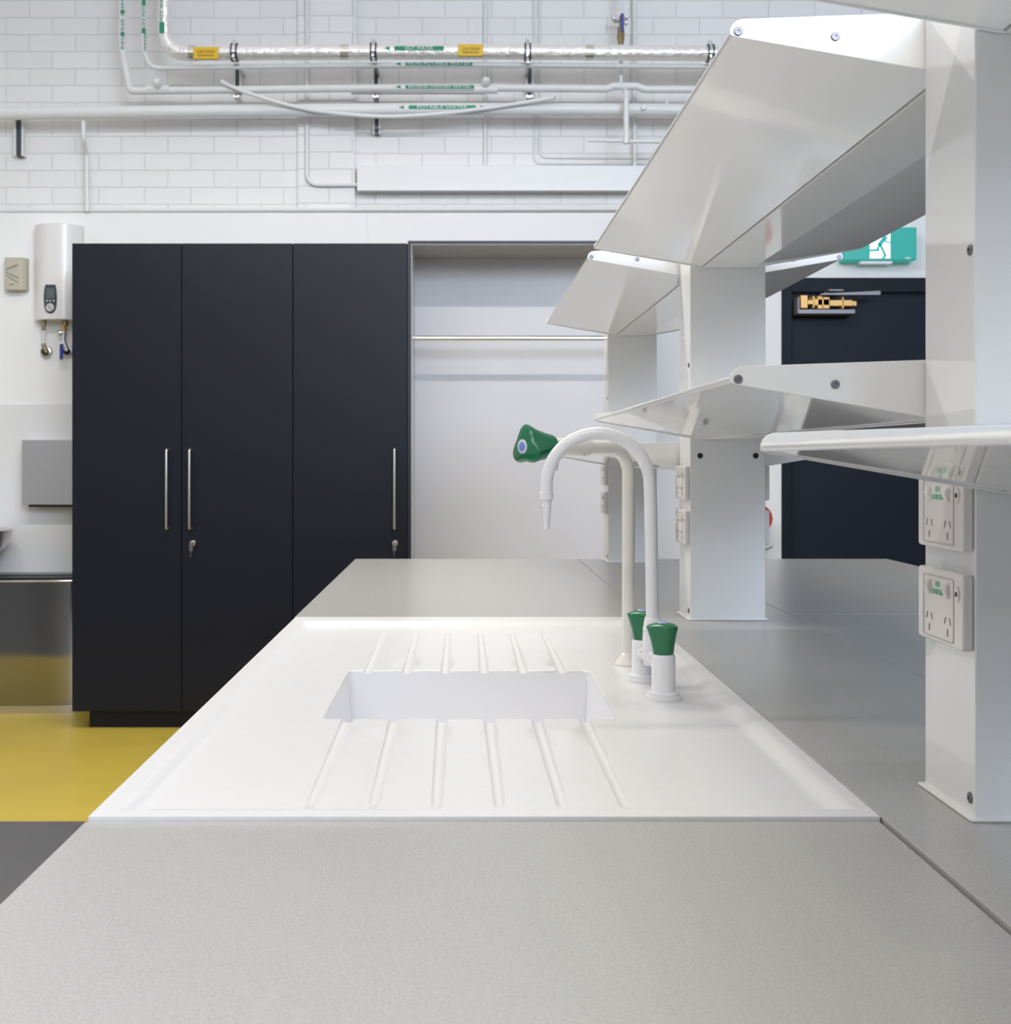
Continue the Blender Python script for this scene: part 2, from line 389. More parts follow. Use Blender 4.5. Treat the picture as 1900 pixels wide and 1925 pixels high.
vt = [(xs[i], ys[j], ZB + H[j][i][0]) for j in range(ny) for i in range(nx)]
ft, fb = [], []
for j in range(ny - 1):
    for i in range(nx - 1):
        q = (j * nx + i, j * nx + i + 1, (j + 1) * nx + i + 1, (j + 1) * nx + i)
        deep = any(H[a][b_][0] < -REC - .012 for a in (j, j + 1) for b_ in (i, i + 1))
        (fb if deep else ft).append(q)
def used(vs, fs):
    ids = sorted({i for f in fs for i in f}); mp = {k: n for n, k in enumerate(ids)}
    return [vs[i] for i in ids], [tuple(mp[i] for i in f) for f in fs]
a_, b_ = used(vt, ft); tr.add(a_, b_)
a_, b_ = used(vt, fb); ba.add(a_, b_)
# rim edge of the tray
zu = ZB - .012
ring = [(i, 0) for i in range(nx)] + [(nx - 1, j) for j in range(1, ny)] + [(i, ny - 1) for i in range(nx - 2, -1, -1)] + [(0, j) for j in range(ny - 2, 0, -1)]
rv = [(xs[i], ys[j], ZB) for i, j in ring]; n = len(rv)
tr.add(rv + [(x, y, zu) for x, y, z in rv], [(k, (k + 1) % n, (k + 1) % n + n, k + n) for k in range(n)])
sink = thing('sink_tray', 'white moulded sink tray with drainer grooves and square basin set in the bench', 'sink', ((TX0 + TX1) / 2, (TY0 + TY1) / 2, zu))
tr.build('drainer_tray', M['tray'], sink, angle=50)
ba.build('basin', M['basin'], sink, angle=60)
wx, wy, wz = (BX0 + BX1) / 2, (BYA + BYB) / 2, ZB - .2035
w = MB().lathe([(.001, 0), (.040, 0), (.043, .002), (.043, .0045), (.036, .005), (.030, .0025), (.001, .0025)], (wx, wy, wz), seg=32).build('waste_outlet', M['chrome'], sink)
MB().box(wx - .02, wx + .02, wy - .002, wy + .002, wz + .0026, wz + .004).box(wx - .002, wx + .002, wy - .02, wy + .02, wz + .0026, wz + .004).build('strainer_bar', M['chrome'], w)

# ------------------------------------------------------------------ taps
ZT = ZB - REC
def knob(parent, base, axis, scale=1.0, name='handle', lf=1.0, ph=0.0):
    prof = [(.0150, 0), (.0160, .002), (.0172, .012), (.0195, .024), (.0225, .036), (.0238, .0405), (.0236, .0425), (.0205, .0450), (.0150, .0470), (.0095, .0480)]
    lob = [0, 0, .02, .05, .085, .10, .10, .08, .05, 0]
    k = MB().lathe([(r * scale, h * scale) for r, h in prof], base, axis, 48, [q * lf for q in lob], ph).build(name, M['green'], parent, angle=50)
    ax = Vector(axis).normalized(); p = Vector(base) + ax * .048 * scale
    MB().lathe([(.0092 * scale, -.001), (.0092 * scale, .0008), (.0085 * scale, .0014)], p, axis, 28).build('button_ring', M['whitebutton'], k)
    MB().lathe([(.0058 * scale, 0), (.0058 * scale, .0016), (.0052 * scale, .002)], p, axis, 24).build('button', M['bluebutton'], k)
    return k
tap = thing('mixer_tap', 'white gooseneck laboratory mixer tap with two upright green handles', 'tap', (.299, 1.90, ZT))
pill = [(.0265, 0), (.0270, .0035), (.0265, .0065), (.0245, .0072), (.0240, .0085), (.0250, .0095), (.0240, .0120), (.0185, .0125), (.0178, .0140), (.0178, .060), (.0174, .0645), (.0160, .0670), (.0150, .0672)]
for (x, y) in ((.303, 1.826), (.2945, 1.974)):
    MB().lathe(pill, (x, y, ZT), seg=36).build('valve_pillar', M['tapwhite'], tap)
    knob(tap, (x, y, ZT + .0672), (0, 0, 1), .97)
cxp, cyp = .2985, 1.90
MB().tube([(.303, 1.826, ZT + .045), (.2985, 1.90, ZT + .052), (.2945, 1.974, ZT + .045)], .0125, 20).build('bridge_body', M['tapwhite'], tap)
MB().lathe([(.001, .036), (.013, .038), (.0150, .050), (.0155, .078), (.0150, .090), (.0148, .0905), (.0148, .092), (.0155, .0925), (.0122, .112), (.0113, .113)], (cxp, cyp, ZT), seg=32).build('swivel_column', M['tapwhite'], tap)
zc = EYE + (862 - 912) * 1.9 / F
R_ = .0805; topx = .2945
path = [(cxp, cyp, ZT + .105), (cxp - .001, cyp, ZT + .16), (cxp - .003, cyp, zc - .03), (topx, cyp, zc)]
for i in range(1, 25):
    a = PI * i / 24; path.append((topx - R_ + R_ * math.cos(a), cyp, zc + R_ * math.sin(a)))
path += [(topx - 2 * R_, cyp, zc - .012)]
MB().tube(path, .0100, 28).build('gooseneck_spout', M['tapwhite'], tap)
nz = MB().lathe([(.0100, 0), (.0108, .001), (.0108, .011), (.0100, .0115), (.0085, .0120), (.0078, .020), (.0082, .0205), (.0074, .0255), (.0077, .026), (.0068, .031), (.0071, .0315), (.0063, .0365), (.0066, .037), (.0057, .042), (.0060, .0425), (.0047, .052), (.0042, .0575), (.0025, .0575), (.0025, .05)],
                (topx - 2 * R_, cyp, zc - .011), (0, 0, -1), 28).build('serrated_nozzle', M['tapwhite'], tap)

ct = thing('bench_tap', 'cream single outlet laboratory tap with a green sideways handle, behind the mixer', 'tap', (.2926, 2.13, ZT))
dv = Vector((-.8, -.6, 0)); s0 = Vector((.2926, 2.13, ZT)); za = EYE + .0195
MB().lathe([(.0255, 0), (.0258, .003), (.0235, .006), (.0165, .015), (.0125, .021), (.0118, .0215)], s0, seg=36).build('base_flange', M['tapcream'], ct)
MB().tube(bent([s0 + Vector((0, 0, .012)), Vector((s0.x, s0.y, za)), Vector((s0.x, s0.y, za)) + dv * .10], .048, 12), .0112, 28).build('stem', M['tapcream'], ct)
bq = Vector((s0.x, s0.y, za)) + dv * .092
MB().lathe([(.0112, 0), (.0145, .002), (.0148, .006), (.0148, .090), (.0140, .093), (.012, .094)], bq, dv, 32).build('valve_body', M['tapcream'], ct)
knob(ct, Vector((s0.x, s0.y, za)) + dv * .178, dv, 1.28, lf=1.9, ph=PI / 2)
nb = Vector((s0.x, s0.y, za)) + dv * .170
MB().lathe([(.0085, .008), (.0085, .022), (.0065, .023), (.0062, .030), (.0045, .040)], nb, (0, 0, -1), 24).build('outlet_nozzle', M['tapcream'], ct)
MB().lathe([(.002, .0138), (.002, .0160)], Vector((s0.x, s0.y, za)) + dv * .105, (-.0, -.5, -.8), 10).build('grub_screw', M['screw'], ct)

# ------------------------------------------------------------------ shelf posts
PX0, PX1, PD, PTOP = .4965, .6600, .128, 1.25 + .476
XC = (PX0 + PX1) / 2
POSTS = [1.18, 2.645, 4.11]
post = thing('shelf_post', 'x', 'post', (XC, POSTS[0], ZB), 'white shelf posts on the island')
hw = (PX1 - PX0) / 2
def L(): b = MB(); b.local = True; return b
L().box(-hw, hw, 0, PD, 0, PTOP - ZB).build('column_casing', M['coat'], post, bevel=.0022)
L().prism([(-hw - .006, -.005), (hw + .006, -.005), (hw + .006, PD + .005), (-hw - .006, PD + .005)], 0, .0035, 'z').build('base_seal', M['sealant'], post, bevel=.0015)
def screw_x(parent, x, y, z, sgn, r=.0045, name='screw'):
    o = L(); o.lathe([(r, 0), (r, .0012), (r * .7, .002), (r * .35, .002), (r * .33, .0008), (.0003, .0008)], (x, y, z), (sgn, 0, 0), 16)
    return o.build(name, M['screw'], parent)
for z in (.020, .205 + .35 + .0, ):
    screw_x(post, -hw, .011, z if z < .1 else .35 + .203, -1, .0055)
for sx in (-1, 1):
    o = L(); o.lathe([(.0062, 0), (.0062, .0008), (.005, .0012)], (sx * .060, -.0001, .35 + .006), (0, -1, 0), 20); o.build('blanking_plug', M['black'], post)
posts = [post]
plabels = ['large white box post of the shelving nearest the camera at right edge', 'white box post of the shelving in the middle, right of the taps', 'white box post of the shelving farthest away, near the bench end']
post['label'] = plabels[0]
for k in (1, 2): posts.append(dup(post, (XC, POSTS[k], ZB), plabels[k]))
dup(post, (XC, POSTS[0] - 1.465, ZB), 'white box post of the shelving beside the camera, outside the picture')

# double power sockets (plate faces -x, local origin at wall face centre)
gpo = thing('power_outlet', 'x', 'power outlet', (PX0, 1.2405, 1.10), 'double power outlets on the shelf posts')
def yz_plate(w, h, r, x0, x1): return L().prism(rrect(0, 0, w, h, r), x0, x1, 'x')
yz_plate(.116, .075, .004, -.011, 0).build('cover_plate', M['socket'], gpo, bevel=.0028, segs=3)
j = L(); outer, inner = rrect(.002, -.001, .078, .063, .003), rrect(.002, -.001, .0772, .0622, .0026); nn = len(outer)
# groove line of the inner panel (thin raised outline)
j.add([(-.0112, a, b) for a, b in outer] + [(-.0112, a, b) for a, b in inner] + [(-.0118, a, b) for a, b in outer] + [(-.0118, a, b) for a, b in inner],
      [(k + 2 * nn, (k + 1) % nn + 2 * nn, (k + 1) % nn + 3 * nn, k + 3 * nn) for k in range(nn)] + [(k, (k + 1) % nn, (k + 1) % nn + 2 * nn, k + 2 * nn) for k in range(nn)] + [(k + nn, (k + 1) % nn + nn, (k + 1) % nn + 3 * nn, k + 3 * nn) for k in range(nn)])
j.build('panel_joint', M['socketline'], gpo)
# with the plate facing -x, its viewer's left is +y
for cy in (.0255, -.0215):
    s = L(); s.prism([(-.0108, .010), (-.0125, .0105), (-.0160, .0175), (-.0150, .0235), (-.0108, .0255)], cy - .0042, cy + .0042, 'y'); s.build('rocker_switch', M['socket'], gpo, bevel=.0015)
    s = L(); yy = cy
    for (dy, dz, rt) in ((.0062, -.0120, .38), (-.0062, -.0120, -.38), (0, -.0240, 0)):
        c_, s_ = math.cos(rt), math.sin(rt); hl, ht = .0036, .0006
        pts = [(-ht, -hl), (ht, -hl), (ht, hl), (-ht, hl)]
        s.prism([(yy + dy + a * c_ - b * -s_ * -1, dz + a * s_ * -1 + b * c_) for a, b in pts], -.0116, -.0108, 'x')
    s.build('socket_slots', M['socketslot'], gpo)
o = L(); o.prism([(.0075 * .62 * math.cos(a) - .0435 * 1.08, .0075 * math.sin(a) + .0175) for a in [2 * PI * k / 20 for k in range(20)]], -.0130, -.0108, 'x'); ds = o.build('circuit_disc', M['socket'], gpo)
def text_local(name, body, size, m, parent, center, width):
    o = text(name, body, size, m, None, (0, 0, 0), face='-x', width=width, depth=.0003)
    o.parent = parent; o.location = center; return o
text_local('circuit_number', '28', .0062, M['blacktext'], ds, (-.0133, -.047, .0175), .0050)
text_local('lettering', 'RCD', .0080, M['greentext'], gpo, (-.0114, .0035, .0225), .0105)
text_local('lettering', 'PROTECTED', .0078, M['greentext'], gpo, (-.0114, .0035, .0145), .0280)
zl, zu_ = 1.25 - .150, 1.25 - .0535
names = ['front', 'middle', 'far']
for k, y0 in enumerate(POSTS):
    for z, w_ in ((zl, 'lower'), (zu_, 'upper')):
        lab = 'white double power outlet on left face of %s shelf post, %s of the pair' % (names[k], w_)
        if k == 0 and w_ == 'lower': gpo['label'] = lab; gpo.location = (PX0, y0 + .0605, z)
        else: dup(gpo, (PX0, y0 + .0605, z), lab)
for z, w_ in ((zl, 'lower'), (zu_, 'upper')):
    g2 = dup(gpo, (PX1, POSTS[1] + .0665, z), 'white double power outlet on hidden right face of middle shelf post, %s of the pair' % w_); g2.rotation_euler = (0, 0, PI)

# ------------------------------------------------------------------ reagent shelves
SL = 1.465 - PD
HWD = .2895
def shelf():
    t = thing('reagent_shelf', 'x', 'shelf', (XC, 0, 0), 'white reagent shelves between the posts')
    g = .0015; T0, T1 = g + .003, SL - g - .003
    # folded sheet: lip hems at both long edges, sloping underside
    for s in (-1, 1):
        poly = [(s * (HWD - .004), -.0005), (s * .057, -.0385), (s * .057, -.0345), (s * (HWD - .006), .0045)]
        L().prism(poly, T0, T1).build('under_panel', M['coat'], t)
        L().tube([(s * (HWD - .0045), T0 - .002, .0035), (s * (HWD - .0045), T1 + .002, .0035)], .0042, 14).build('rolled_lip', M['coat'], t)
    L().prism([(-.0545, -.0415), (.0545, -.0415), (.0545, -.034), (-.0545, -.034)], T0, T1).build('centre_strip', M['coat'], t, bevel=.001)
    L().prism([(-HWD + .006, .0055), (HWD - .006, .0055), (HWD - .006, .0075), (-HWD + .006, .0075)], T0, T1).build('top_panel', M['coat'], t)
    prof = []
    for s in (1, -1):
        half = [(HWD, .0), (HWD, .0065)] + [(HWD - .0155 + .0155 * math.cos(a), .0040 + .0135 * math.sin(a)) for a in [math.radians(d) for d in (15, 35, 55, 75, 90)]] + [(.0, .0270)]
        prof += [(s * a, b) for a, b in (half if s == 1 else half[::-1][1:])]
    prof += [(-HWD + .006, -.0022), (-.060, -.0410), (.060, -.0410), (HWD - .006, -.0022)]
    for y0, sg in ((g, -1), (SL - g - .003, 1)):
        br = L().prism(prof, y0, y0 + .003).build('end_bracket', M['coat'], t, bevel=.0008)
        yy = y0 if sg < 0 else y0 + .003
        for sx in (-1, 1):
            for (dx, dz) in ((HWD - .0085, .0035), (.177, -.002)):
                o = L(); o.lathe([(.0048, 0), (.0048, .001), (.0040, .0016), (.0018, .0016), (.0016, .0006), (.0003, .0006)], (sx * dx, yy, dz), (0, sg, 0), 16); o.build('screw', M['screw'], br)
    return t
sh = shelf()
LV = {'upper': 1.25 + .4535, 'mid1': 1.25 + .0815, 'mid0': 1.25 + .0075}
y_of = lambda k: POSTS[k] + PD if k >= 0 else POSTS[0] - SL
sh['label'] = 'upper white shelf between the front and middle posts, its underside filling the upper right'
sh.location = (XC, y_of(0), LV['upper'])
dup(sh, (XC, y_of(0), LV['mid1']), 'lower white shelf between the front and middle posts, bracket ending in two dark screws')
dup(sh, (XC, y_of(1), LV['upper']), 'upper white shelf between the middle and far posts')
dup(sh, (XC, y_of(1), LV['mid0'] + .006), 'lower white shelf between the middle and far posts, behind the tap')
dup(sh, (XC, y_of(-1), LV['upper'] - .003), 'upper white shelf overhanging the camera, cropped in the top right corner')
dup(sh, (XC, y_of(-1), LV['mid0']), 'lower white shelf beside the camera, its lip running off the right edge')

# ------------------------------------------------------------------ tall cupboards
KY = 5.63; KS = F / KY
def kx(px): return (px - CX) / KS
def kz(py): return EYE + (CY - py) / KS
KT, KB, CB = kz(457.5), kz(1337), LY - .012
def bar_handle(parent, px, py0, py1):
    x = kx(px); z0, z1 = kz(py1), kz(py0); y = KY - .034
    b = MB().tube(bent([(x, KY, z1 - .006), (x, y, z1 - .006), (x, y, z0 + .006), (x, KY, z0 + .006)], .007, 5), .0062, 14)
    return b.build('handle', M['handle'], parent)
def lock(parent, px, py):
    x, z = kx(px), kz(py)
    MB().lathe([(.013, 0), (.0135, .003), (.0135, .012), (.010, .015), (.009, .015)], (x, KY, z), (0, -1, 0), 20).build('lock', M['handle'], parent)
    MB().box(x - .002, x + .002, KY - .036, KY - .013, z - .004, z + .004).box(x - .010, x + .006, KY - .037, KY - .034, z - .034, z - .004).box(x - .006, x - .003, KY - .036, KY - .034, z - .062, z - .034).build('key', M['screw'], parent)
c1 = thing('tall_cupboard', 'tall dark navy double door cupboard with two bar handles, leftmost against the wall', 'cupboard', ((kx(134) + kx(550)) / 2, (KY + CB) / 2, 0))
MB().box(kx(136), kx(549.5), KY + .020, CB, KB + .002, KT).build('carcass', M['navyedge'], c1)
MB().box(kx(161), kx(549.5), KY + .06, CB, 0, KB).build('kickboard', M['navy'], c1)
d = MB().box(kx(135.5), kx(340.4), KY, KY + .019, KB, KT).build('door', M['navy'], c1, bevel=.001); bar_handle(d, 316, 843, 996)
d = MB().box(kx(342), kx(549.6), KY, KY + .019, KB, KT).build('door', M['navy'], c1, bevel=.001); bar_handle(d, 359, 843, 996); lock(d, 363, 1021)
c2 = thing('tall_cupboard', 'tall dark navy single door cupboard with one handle, beside the open wardrobe bay', 'cupboard', ((kx(551) + kx(773)) / 2, (KY + CB) / 2, 0))
MB().box(kx(550.5), kx(766), KY + .020, CB, KB + .002, KT).build('carcass', M['navyedge'], c2)
MB().box(kx(550.5), kx(766), KY + .06, CB, 0, KB).build('kickboard', M['navy'], c2)
d = MB().box(kx(551.2), kx(765), KY, KY + .019, KB, KT).build('door', M['navy'], c2, bevel=.001); bar_handle(d, 742, 842, 996); lock(d, 743, 1021)
WX0, WX1 = kx(766.5), .86; NB = 6.04
c3 = thing('open_wardrobe', 'open wardrobe bay with white lining and dark edges behind the taps', 'wardrobe', ((WX0 + WX1) / 2, (KY + CB) / 2, 0))
MB().box(WX0, WX0 + .015, KY, CB, 0, KT).box(WX1 - .015, WX1, KY, CB, 0, KT).build('side_panel', M['navyedge'], c3)
MB().box(WX0, WX1, KY, CB, KT - .001, KT + .012).build('top_panel', M['navyedge'], c3)
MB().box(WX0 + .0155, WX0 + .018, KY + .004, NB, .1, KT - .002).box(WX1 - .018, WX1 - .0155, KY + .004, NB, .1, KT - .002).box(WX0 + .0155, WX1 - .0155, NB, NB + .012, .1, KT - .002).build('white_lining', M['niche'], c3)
MB().box(WX0 + .018, WX1 - .018, KY + .004, NB, KT - .006, KT - .0015).build('shaded_top_lining', M['nicheshade'], c3)  # darker sheet carries the painted shade below the top panel
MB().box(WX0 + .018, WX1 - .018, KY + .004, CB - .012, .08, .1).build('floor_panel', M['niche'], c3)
MB().box(WX0 + .018, WX1 - .018, KY + .05, CB - .012, 0, .08).build('kickboard', M['navy'], c3)
ry = 5.80; rz = EYE + (CY - 636) * ry / F
hr = tag(MB().tube([(WX0 + .0185, ry, rz), (WX1 - .0185, ry, rz)], .0125, 20).build('hanging_rail', M['chrome'], at=(WX0 + .02, ry, rz)), 'chrome hanging rail across the open wardrobe bay', 'rail')
for x, s in ((WX0 + .0182, 1), (WX1 - .0182, -1)):
    MB().lathe([(.019, 0), (.019, .006), (.014, .010)], (x, ry, rz), (s, 0, 0), 20).build('end_socket', M['chrome'], hr)

# ------------------------------------------------------------------ left wall things
hY = LY
hx0, hx1 = (57 - CX) * 6.14 / F, (146 - CX) * 6.14 / F
hz0, hz1 = EYE + (CY - 600) * 6.14 / F, EYE + (CY - 419) * 6.14 / F
ht = thing('water_heater', 'white wall mounted instantaneous water heater with dark control panel', 'water heater', ((hx0 + hx1) / 2, hY, hz0))
pr = []
for i in range(13):
    u = -1 + 2 * i / 12; pr.append(((hx0 + hx1) / 2 + u * (hx1 - hx0) / 2, hY - .045 - .065 * (1 - abs(u) ** 2.6)))
MB().prism([(hx0, hY)] + pr + [(hx1, hY)], hz0, hz1, 'z').build('heater_case', M['heater'], ht, bevel=.004, angle=30)
fy = hY - .112
def hp(px, py): return ((px - CX) * fy / F, EYE + (CY - py) * fy / F)
pts = [hp(*p) for p in ((85, 535), (104, 535), (106, 545), (107, 560), (106, 575), (103.5, 584), (99, 588.5), (95, 589.5), (90, 588.5), (85.5, 584), (83, 575), (82, 560), (83, 545))]
cp = MB().prism(pts, fy - .001, fy + .02, 'y').build('control_panel', M['panel'], ht, bevel=.001)
a_, b_ = hp(87, 541.5), hp(102.5, 561); MB().box(a_[0], b_[0], fy - .0025, fy - .0005, b_[1], a_[1]).build('display', M['screen'], cp)
bt = MB()
for px in (88.5, 94.5, 101): q = hp(px, 565.5); bt.lathe([(.0045, 0), (.0045, .003)], (q[0], fy - .0005, q[1]), (0, -1, 0), 12)
bt.build('buttons', M['dial'], cp)
q = hp(94.7, 578.3); dl = MB().lathe([(.0205, 0), (.0205, .008), (.018, .010)], (q[0], fy - .0005, q[1]), (0, -1, 0), 28).build('dial', M['dial'], cp)
dm = MB(); dm.prism([(q[0] - .0125, q[1] + .0105), (q[0] - .0105, q[1] + .0125), (q[0] + .0125, q[1] - .0105), (q[0] + .0105, q[1] - .0125)], fy - .0125, fy - .0105, 'y')
dm.build('dial_pointer', M['panel'], cp)
# pipes under the heater
py_ = hY - .05
def P2(px, py, y=py_): return W(px, py, y)
w1 = thing('heater_pipe', 'white pipe with brass nut and chrome wall flange below the water heater', 'pipe', P2(86, 660, hY))
MB().tube([P2(82.5, 601), P2(82.5, 612)], .012, 12).tube([P2(82.5, 612), P2(82.5, 621)], .0095, 6).build('brass_nut', M['oldbrass'], w1)
MB().tube([P2(82.5, 621), P2(82.5, 648)], .0062, 12).build('riser', M['pipe'], w1)
MB().tube([P2(81, 646), P2(83, 653), P2(87, 661), P2(87, 661, hY)], [.011, .010, .010, .010], 12).build('elbow', M['oldbrass'], w1)
MB().lathe([(.033, .001), (.033, .006), (.028, .016), (.020, .020), (.012, .021)], P2(87.5, 662, hY - .0) , (0, -1, 0), 28).build('wall_flange', M['steel'], w1)
MB().lathe([(.019, .012), (.019, .022), (.010, .028)], P2(87, 661, hY - .01), (0, -1, 0), 16).build('black_collar', M['black'], w1)
w2 = thing('heater_valve', 'brass isolating valve with blue lever below the water heater, beside the cupboard', 'valve', P2(123, 660, hY))
MB().tube([P2(122, 601), P2(122, 611)], .017, 14).build('inlet_nut', M['oldbrass'], w2)
MB().tube([P2(122, 611), P2(121.5, 622)], [.015, .010], 6).build('brass_nut', M['brass'], w2)
MB().tube([P2(121, 622), P2(119, 640), P2(125, 657), P2(126, 658, hY)], [.012, .012, .012, .012], 14).lathe([(.008, 0), (.015, .006), (.015, .02), (.007, .03)], P2(118, 626, py_ + .01), (-.6, -1, 0), 14).build('valve_body', M['steel'], w2)
MB().box(*[P2(112.5, 0, py_ - .03).x, P2(119, 0, py_ - .03).x], py_ - .036, py_ - .030, P2(0, 676, py_ - .03).z, P2(0, 646, py_ - .03).z).build('lever', M['bluelever'], w2, bevel=.003)
MB().box(*[P2(112, 0, py_ - .03).x, P2(119.5, 0, py_ - .03).x], py_ - .037, py_ - .026, P2(0, 647, py_ - .03).z, P2(0, 643, py_ - .03).z).build('lever_sleeve', M['white'], w2)
MB().lathe([(.033, .001), (.033, .006), (.028, .016), (.020, .020), (.012, .021)], P2(127, 662, hY), (0, -1, 0), 28).build('wall_flange', M['steel'], w2)
MB().lathe([(.020, .012), (.020, .028), (.012, .034)], P2(127, 660, hY - .01), (0, -1, 0), 16).build('black_collar', M['black'], w2)

# beige sounder box
sy = hY - .055
def sp_(px, py): return ((px - CX) * sy / F, EYE + (CY - py) * sy / F)
a_, b_ = sp_(8, 483.5), sp_(41, 545)
sb = thing('alarm_sounder', 'beige wall sounder box with grooved chevron, left of the water heater', 'alarm', ((a_[0] + b_[0]) / 2, hY, b_[1]))
MB().prism([(a_[0], hY), (a_[0], sy + .006), (a_[0] + .006, sy), (b_[0] - .002, sy), (b_[0] + .015, sy + .018), (b_[0] + .019, hY)], b_[1], a_[1], 'z').build('sounder_case', M['beige'], sb, bevel=.004)
gv = MB()
for (p0, p1, w_) in (((11.5, 507), (33.5, 497.5), 2.2), ((12, 511), (34, 522), 1.5), ((12, 517), (33, 530.5), 1.5)):
    a, b = Vector(sp_(*p0)), Vector(sp_(*p1)); dd = (b - a).normalized(); nn_ = Vector((-dd.y, dd.x)) * w_ * .0026 / 2
    gv.prism([tuple(a + nn_), tuple(b + nn_ * 1.4), tuple(b - nn_ * 1.4), tuple(a - nn_)], sy - .003, sy + .002, 'y')
gv.build('chevron_ridges', M['beigedark'], sb)
q = sp_(22, 535); MB().box(q[0] - .012, q[0] + .012, sy - .001, sy + .001, q[1] - .004, q[1] + .004).build('small_print', M['beigedark'], sb)

# towel dispenser
dy = hY - .012 - .115
def dp_(px, py): return ((px - CX) * dy / F, EYE + (CY - py) * dy / F)
a_, b_ = dp_(40.5, 827), dp_(150, 949)
td = thing('towel_dispenser', 'brushed stainless steel paper towel dispenser on the wall, half behind the cupboard', 'dispenser', ((a_[0] + b_[0]) / 2, hY - .012, b_[1]))
MB().box(a_[0], b_[0], dy, hY - .012, b_[1], a_[1]).build('dispenser_case', M['steel'], td, bevel=.003)
MB().box(a_[0] + .028, b_[0] - .028, dy + .02, hY - .03, b_[1] - .012, b_[1] + .001).build('outlet_slot', M['black'], td)

# wash trough / steel bin and the edge of a basin
bxc, byc, brx, bry = -2.31, LY - .014, .50, .243
zt_, zb_ = EYE + (CY - 1092) * 6.01 / F, .035
bn = thing('steel_bin', 'semi oval polished stainless steel waste bin standing against the wall', 'bin', (bxc, byc - .12, 0))
def halfo(k, rx=brx, ry_=bry): return [(bxc - rx * math.copysign(abs(math.cos(PI * i / 40)) ** .42, math.cos(PI * i / 40)), byc - ry_ * k * math.sin(PI * i / 40) ** .42) for i in range(41)]
MB().prism(halfo(1), zb_, zt_ - .004, 'z').build('bin_body', M['mirror'], bn, angle=30)
MB().prism(halfo(1.012, brx * 1.003), .0, .038, 'z').build('foot_band', M['steel'], bn)
MB().tube([(x, y, zt_) for x, y in halfo(1.005)], .0055, 12).build('rolled_rim', M['chrome'], bn)
MB().prism(halfo(.96, brx * .97), zt_ - .004, zt_ + .016, 'z').build('lid_well', M['black'], bn)
MB().prism(halfo(.5, brx * .9), zt_ + .012, zt_ + .022, 'z').build('lid', M['panel'], bn, bevel=.003)
wbx, wby = W(-72, 0, 6.0).x, LY - .012 - .2
wz1_ = EYE + (CY - 996) * 6.02 / F
bs = thing('hand_basin', 'stainless steel hand basin on the wall, only its rounded edge at left', 'basin', (wbx, LY - .012, wz1_ - .14))
prof = [(.02, -.150), (.09, -.146), (.16, -.125), (.205, -.085), (.232, -.040), (.240, .0), (.236, .002), (.02, .002)]
MB().lathe(prof, (wbx, LY - .012 - .245, wz1_), seg=40).build('bowl', M['steel'], bs)
MB().box(wbx - .10, wbx + .10, LY - .05, LY - .012, wz1_ - .13, wz1_ - .002).build('mounting_plate', M['steel'], bs, bevel=.003)

# ------------------------------------------------------------------ right: exit sign, closer, red ringed unit
ey = 6.16
def ep(px, py, y=ey): return ((px - CX) * y / F, EYE + (CY - py) * y / F)
a_, b_ = ep(1586, 427), ep(1723, 489)
es = thing('exit_sign', 'lit green exit sign with running figure above the dark door', 'sign', ((a_[0] + b_[0]) / 2, LY, b_[1]))
MB().box(a_[0], b_[0], ey, LY, b_[1], a_[1]).build('sign_box', M['signgreen'], es, bevel=.004)
a_, b_ = ep(1634.5, 431), ep(1673, 486)
pic = MB().box(a_[0], b_[0], ey - .0025, ey - .0005, b_[1], a_[1]).build('pictogram', M['signwhite'], es)
def stroke(mb, pts, w_):
    P_ = [Vector(ep(1560 + x / 9.5, 400 + y / 9.5, ey - .003)) for x, y in pts]
    for a, b in zip(P_[:-1], P_[1:]):
        dd = (b - a).normalized(); nn_ = Vector((-dd.y, dd.x)) * w_ / 2; a2, b2 = a - dd * w_ * .35, b + dd * w_ * .35
        mb.prism([tuple(a2 + nn_), tuple(b2 + nn_), tuple(b2 - nn_), tuple(a2 - nn_)], ey - .0042, ey - .0022, 'y')
g = MB(); k_ = 1 / 9.5 * 6.16 / F
stroke(g, [(985, 440), (890, 560)], 70 * k_); stroke(g, [(880, 560), (850, 668), (710, 670)], 36 * k_); stroke(g, [(900, 580), (985, 760), (945, 812)], 38 * k_)
stroke(g, [(965, 470), (1010, 525), (1072, 530)], 22 * k_); stroke(g, [(960, 420), (850, 430), (810, 500)], 22 * k_)
hc = ep(1560 + 1015 / 9.5, 400 + 372 / 9.5, ey - .003); g.lathe([(.0095, 0), (.0095, .0018)], (hc[0], ey - .0022, hc[1]), (0, -1, 0), 20)
g.build('running_figure', M['signman'], pic)
a_, b_ = ep(1701, 484), ep(1711, 486.5); MB().box(a_[0], b_[0], ey - .0015, ey, b_[1], a_[1]).build('small_print', M['labelwhite'], es)
a_, b_ = ep(1621, 490), ep(1680, 494); MB().box(a_[0], b_[0], ey + .02, LY - .03, b_[1], a_[1] + .004).build('downlight_lens', M['lens'], es, bevel=.002)

